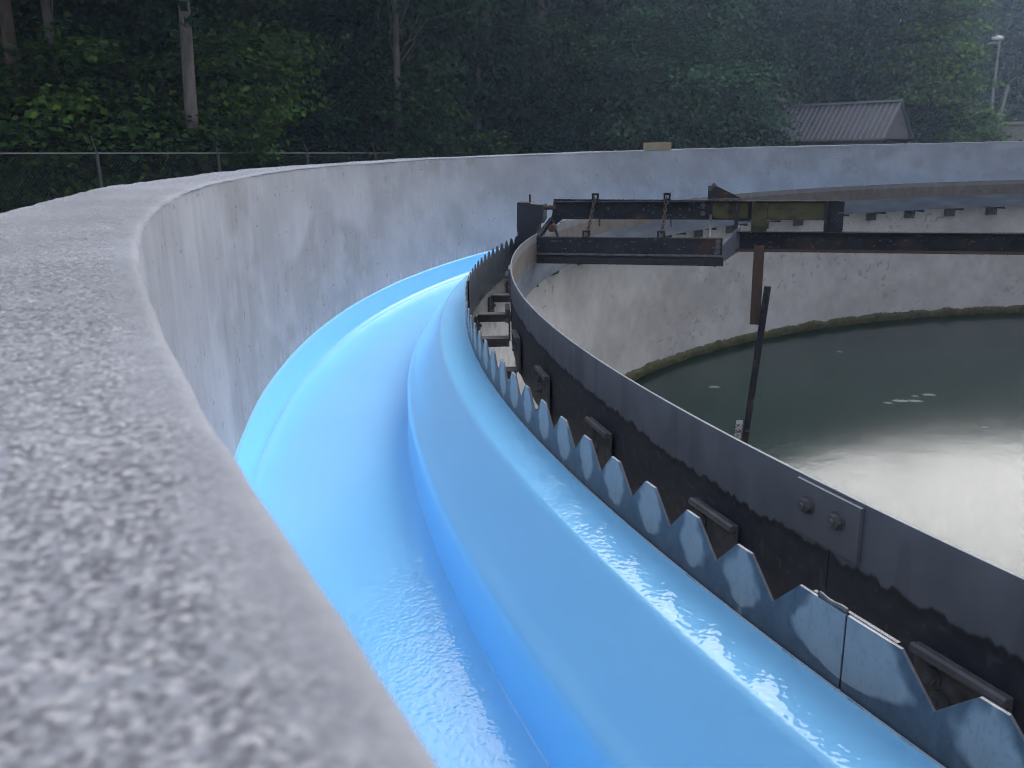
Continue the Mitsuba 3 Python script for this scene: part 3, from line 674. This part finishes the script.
def tree(base, seed, X, Y, height, crown, label, category='tree', group=None, hue=GREEN, leaf=.12, sprays=200, per=40, spray_r=.45, flat=.6, trunk_r=.15, bark='bark', low=None, lean=(0, 0), stems=1, shell=.55, droop=0.0):
    """crown: (centre height, radius across, radius along, half height) above the ground"""
    rng = np.random.default_rng(seed)
    z0 = float(ground_z(np.array([X]), np.array([Y]))[0]) - .1
    base_p = W(X, Y, z0)
    key = thing(base, label, category, group)
    cz, rx, ry, rz = crown
    c0 = base_p + np.array([0, 0, cz]) + lean[0] * GX + lean[1] * GY
    # sprays spread through the crown's outer volume
    d = blob(rng, sprays); rad_ = (shell + (1 - shell) * rng.random(sprays) ** .7) * (.72 + .5 * meshkit.noise(d * 2.3 + seed * 3.1, seed))
    rad_[: sprays // 6] *= .6
    cen = c0 + (d * rad_[:, None]) @ np.array([GX * rx, GY * ry, [0, 0, rz]])
    cen = cen[cen[:, 2] > z0 + .15]
    # limbs
    ms = []
    top = base_p + np.array([0, 0, min(height, cz + rz * .6)]) + (lean[0] * GX + lean[1] * GY)
    if stems == 1:
        k = 10; t2 = np.linspace(0, 1, k)[:, None]
        pts = base_p * (1 - t2) + top * t2; pts[1:-1, :2] += rng.normal(0, .03 * trunk_r * 10 * .3, (k - 2, 2))
        flare = np.r_[1.35, 1.1, np.linspace(1, .35, k - 2)]
        trunk = tube(pts, trunk_r * flare, 12)
        obj('trunk', trunk, bark, key, smooth=True)
    else:
        for q in range(stems):
            e = cen[rng.integers(len(cen))]
            ms.append(limb(rng, base_p + rng.normal(0, .15, 3) * [1, 1, 0], e, trunk_r, trunk_r * .3, .2))
        obj('stems', cat(ms), bark, key, smooth=True); ms = []
    pick = cen[rng.permutation(len(cen))[: min(len(cen), 26)]]
    for e in pick:
        if stems == 1:
            h = np.clip((e[2] - base_p[2]) * (.55 + .3 * rng.random()), .3, (top - base_p)[2])
            a = base_p + (top - base_p) * h / (top - base_p)[2]
        else:
            a = base_p + (e - base_p) * np.array([.25, .25, .35])
        ms.append(limb(rng, a, e, trunk_r * .18, .006, .1 * np.linalg.norm(e - a) * .5, 5))
    obj('limbs', cat(ms), bark, key)
    # leaves
    n = len(cen)
    m = rng.poisson(per, n)
    ci = np.repeat(np.arange(n), m)
    sr = spray_r * (.6 + .8 * rng.random(n))
    off = rng.normal(0, 1, (len(ci), 3)) * sr[ci][:, None] * np.array([.66, .66, .20])
    out = cen - c0; out /= np.linalg.norm(out, axis=1, keepdims=True) + 1e-9
    off[:, 2] -= droop * (off[:, 0] ** 2 + off[:, 1] ** 2) / (sr[ci] + .01)
    Pp = cen[ci] + off
    lz = Pp[:, 2]
    grow = np.where(lz > 7.5, np.where(rng.random(len(lz)) < .35, 1.9, 0.0), 1.0)      # above the view: fewer, larger leaves
    ok = (grow > 0) & (lz > z0 + .02)
    size = leaf * grow[ok]
    v, f, c = leaves(rng, Pp[ok], out[ci][ok], size, flat, hue, (.5 + 1.1 * rng.random(n) ** 1.5)[ci][ok])
    obj('crown' if category == 'tree' else 'foliage', trimesh.Trimesh(v, f, process=False), 'leaf', key, color=c)
    return key

def top_limit(X, Y):
    """height above its own ground at which the woods' skyline runs"""
    az = math.degrees(math.atan2(X, Y))
    el = np.interp(az, [-50, -20, -6, 8, 20, 28, 40, 92], [40, 34, 29, 28, 22, 19.5, 18, 17])
    return math.hypot(X, Y) * math.tan(math.radians(float(el))) - float(ground_z(np.array([X]), np.array([Y]))[0])
def ut(px): return (px - 507.6) / 888.6
BRIGHT = ((.075, .160, .042), (.21, .31, .06))
SOFT = ((.036, .092, .050), (.095, .175, .070))
def at(px, Y): return ut(px) * Y, Y
# understorey along the fence, left to right (picture column, distance, height of middle, radii)
shr = [
 ('dark leafy shrub at the left edge, just beyond the fence', 10, 17.0, (1.6, 1.7, 1.4, 1.6), GREEN),
 ('broad leafy shrub with yellow green tips behind the first fence post', 75, 18.0, (2.6, 1.9, 1.5, 2.0), FRESH),
 ('low dark shrub behind the fence left of the pale trunk', 135, 18.6, (1.7, 1.5, 1.4, 1.6), GREEN),
 ('leafy bush right of the thick pale trunk', 235, 20.5, (3.2, 1.6, 1.5, 1.5), FRESH),
 ('low bush under the pale trunk at the fence', 190, 18.6, (1.65, 1.5, .9, 1.45), GREEN),
 ('deep green bush in the dark hollow of the woods', 300, 23.5, (1.9, 1.9, 1.5, 1.5), DEEP),
 ('rounded bush below the thin pale trunk', 388, 25.4, (2.5, 2.0, 1.3, 1.8), GREEN),
 ('bright tipped bush left of the fence end', 430, 28.0, (2.2, 2.0, 1.6, 1.9), GREEN),
 ('low bush where the fence meets the tank wall', 500, 30.0, (1.5, 1.7, 1.5, 1.3), FRESH),
 ('dark spreading bush behind the middle of the tank wall', 560, 31.5, (2.3, 2.2, 1.7, 1.9), DEEP),
]
for i, (lab, px, Y, cr, hue) in enumerate(shr):
    X, Y = at(px, Y + (2.3 if 400 < px < 520 else .9))
    tree('shrub', 100 + i, X, Y, cr[0], cr, lab, 'shrub', None, hue, leaf=.17, sprays=120, per=52, spray_r=.48, trunk_r=.035, stems=4, shell=.35, flat=.5)
# middle storey
mid_t = [
 ('slender leafy tree over the left end of the fence', 40, 21.0, 7.5, (5.2, 2.2, 2.0, 2.6), GREEN, .07),
 ('leafy young tree left of the thick pale trunk', 130, 22.5, 7.5, (5.0, 2.2, 2.0, 2.4), GREEN, .07),
 ('leafy young tree with light tips right of the thick trunk', 262, 24.0, 8.0, (4.6, 1.9, 1.8, 2.4), FRESH, .07),
 ('dark young tree in the hollow of the woods', 330, 28.5, 8.0, (5.0, 2.2, 2.0, 3.0), DEEP, .08),
 ('leafy tree around the thin pale trunk', 410, 28.0, 9.0, (5.2, 2.2, 2.0, 2.6), GREEN, .08),
 ('dark feathery tree behind the fence end', 480, 32.0, 9.0, (5.4, 2.6, 2.2, 3.6), DEEP, .09),
 ('spreading tree with layered branches above the bushes', 545, 34.0, 9.0, (4.6, 2.6, 2.2, 2.6), GREEN, .09),
]
for i, (lab, px, Y, h, cr, hue, tr_) in enumerate(mid_t):
    X, Y = at(px, Y)
    tree('understorey_tree', 200 + i, X, Y, h, cr, lab, 'tree', None, hue, leaf=.18, sprays=110, per=56, spray_r=.6, trunk_r=tr_, shell=.3, flat=.55)
# feathery, drooping trees in the middle and right
fea = [
 ('large rounded feathery tree behind the wooden block', 640, 33.0, 9.5, (3.9, 2.6, 2.3, 3.3), SOFT, .13),
 ('layered feathery tree left of the shed', 712, 34.0, 9.0, (3.2, 2.2, 2.2, 2.7), SOFT, .13),
 ('tall dark tree standing behind the feathery trees', 690, 41.0, 15.0, (7.6, 4.0, 3.4, 6.0), SOFT, .2),
 ('broad hazy tree behind the shed roof', 820, 43.0, 15.0, (7.0, 4.4, 3.4, 6.4), SOFT, .22),
 ('tall hazy tree between shed and street lamp', 872, 43.5, 15.0, (6.8, 3.0, 3.0, 6.6), SOFT, .22),
 ('bright yellow green tree in front of the street lamp', 926, 40.5, 13.0, (5.6, 2.0, 2.0, 6.4), BRIGHT, .18),
 ('low fresh green bush under the street lamp', 968, 38.5, 3.0, (1.9, 1.0, 1.1, 1.6), BRIGHT, .06),
 ('dark bush at the right end of the shed', 935, 39.5, 3.0, (1.8, 1.7, 1.4, 1.8), DEEP, .06),
 ('dark bush against the left end of the shed', 742, 36.6, 4.0, (2.1, 1.3, 1.3, 2.0), DEEP, .06),
]
for i, (lab, px, Y, h, cr, hue, tr_) in enumerate(fea):
    X, Y = at(px, Y)
    big = cr[3] > 4
    tree('leafy_tree' if h > 5 else 'bush', 300 + i, X, Y, h, cr, lab, 'tree' if h > 5 else 'shrub', None, hue, leaf=.21 if big else .17, sprays=300 if big else 170, per=66, spray_r=.7 if hue is BRIGHT else 1.15 if big else .85, trunk_r=tr_, shell=.4, flat=.7, droop=.18 if i < 3 else .1)
# tall trunks with crowns above the picture
tall = [
 ('tall tree with a dark straight trunk at the left edge', 22, 18.6, .13, 'bark'),
 ('tall tree with a thin pale trunk near the left edge', 64, 20.0, .10, 'pale_bark'),
 ('tall tree with a thick pale grey trunk above the fence', 189, 19.4, .135, 'pale_bark'),
 ('tall tree with a thin dark trunk close behind the thick pale one', 172, 27.0, .14, 'bark'),
 ('tall tree with a slim dark trunk in the hollow', 281, 30.0, .12, 'bark'),
 ('tall tree with a slender light brown trunk above the bushes', 396, 25.9, .095, 'pale_bark'),
 ('tall tree with a reddish slim trunk left of the middle', 487, 35.0, .15, 'bark'),
 ('tall tree with a dark trunk in the middle of the woods', 540, 38.0, .17, 'bark'),
 ('tall tree with a dim trunk right of the middle', 600, 41.0, .18, 'bark'),
]
for i, (lab, px, Y, r_, bk_) in enumerate(tall):
    X, Y = at(px, Y)
    ln = {2: .7, 0: .5, 5: .5}.get(i, .3)
    hh = top_limit(X, Y)
    tree('tall_tree', 400 + i, X, Y, hh - 1, (hh * .66, 3.6, 3.4, hh * .33), lab, 'tree', None, DEEP, leaf=.24, sprays=220, per=46, spray_r=1.1, trunk_r=r_, bark=bk_, shell=.35, lean=(ln, 0))
# trees of the slope behind, and those round the clearing outside the picture on both sides
rng = np.random.default_rng(77)
spots = []
tries = 0
while len(spots) < 64 and tries < 6000:
    tries += 1
    az, dist = rng.uniform(-52, 92), rng.uniform(20, 85)
    X, Y = dist * math.sin(math.radians(az)), dist * math.cos(math.radians(az))
    d = CLEAR.distance(Point(X, Y))
    if not (6.5 < d < 30): continue
    if any((X - a) ** 2 + (Y - b) ** 2 < 4.6 ** 2 for a, b in spots): continue
    spots.append((X, Y))
for a in range(15):
    spots.append(at(120 + 36 * a, 39 + 5 * (a % 3) + .12 * a))
for a in range(22):
    X, Y = at(960 + 14 * a + 9 * (a % 3), 60 + 9 * (a % 3) + 2 * (a % 2))
    if CLEAR.distance(Point(X, Y)) > 0: spots.append((X, Y))
for i, (X, Y) in enumerate(spots):
    az = math.degrees(math.atan2(X, Y)); inside = -31 < az < 31
    h = min(rng.uniform(15, 21), top_limit(X, Y) * rng.uniform(.86, 1.0))
    if h < 5: continue
    tree('hill_tree', 500 + i, X, Y, h, (h * .55, rng.uniform(3.2, 4.4), rng.uniform(3.2, 4.4), h * .46),
         'dim forest tree on the slope deep behind the front row' if inside else 'forest tree round the clearing, outside the picture', 'tree',
         'forest trees on the slope behind' if inside else 'forest trees outside the picture', [DEEP, GREEN][i % 2], leaf=.36, sprays=230, per=30, spray_r=1.1, trunk_r=.2, shell=.3)

# ------------------------------------------------------------------ haze in the valley
if HAZE:
    scene['haze_medium'] = {'type': 'homogeneous', 'albedo': {'type': 'rgb', 'value': [.95, .96, .97]}, 'sigma_t': {'type': 'rgb', 'value': [HAZE * .78, HAZE, HAZE * 1.35]}, 'phase': {'type': 'hg', 'g': .6}}
    scene['haze'] = {'type': 'cube', 'to_world': T().translate([0, 0, 30]).scale([176, 176, 36]), 'bsdf': {'type': 'null'}, 'interior': {'type': 'ref', 'id': 'haze_medium'}}
    scene['camera']['medium'] = {'type': 'ref', 'id': 'haze_medium'}
    scene = {'type': 'scene', 'haze_medium': scene.pop('haze_medium'), **{k: v for k, v in scene.items() if k != 'type'}}
    kind('haze', 'stuff', 'thin morning haze in the valley air')
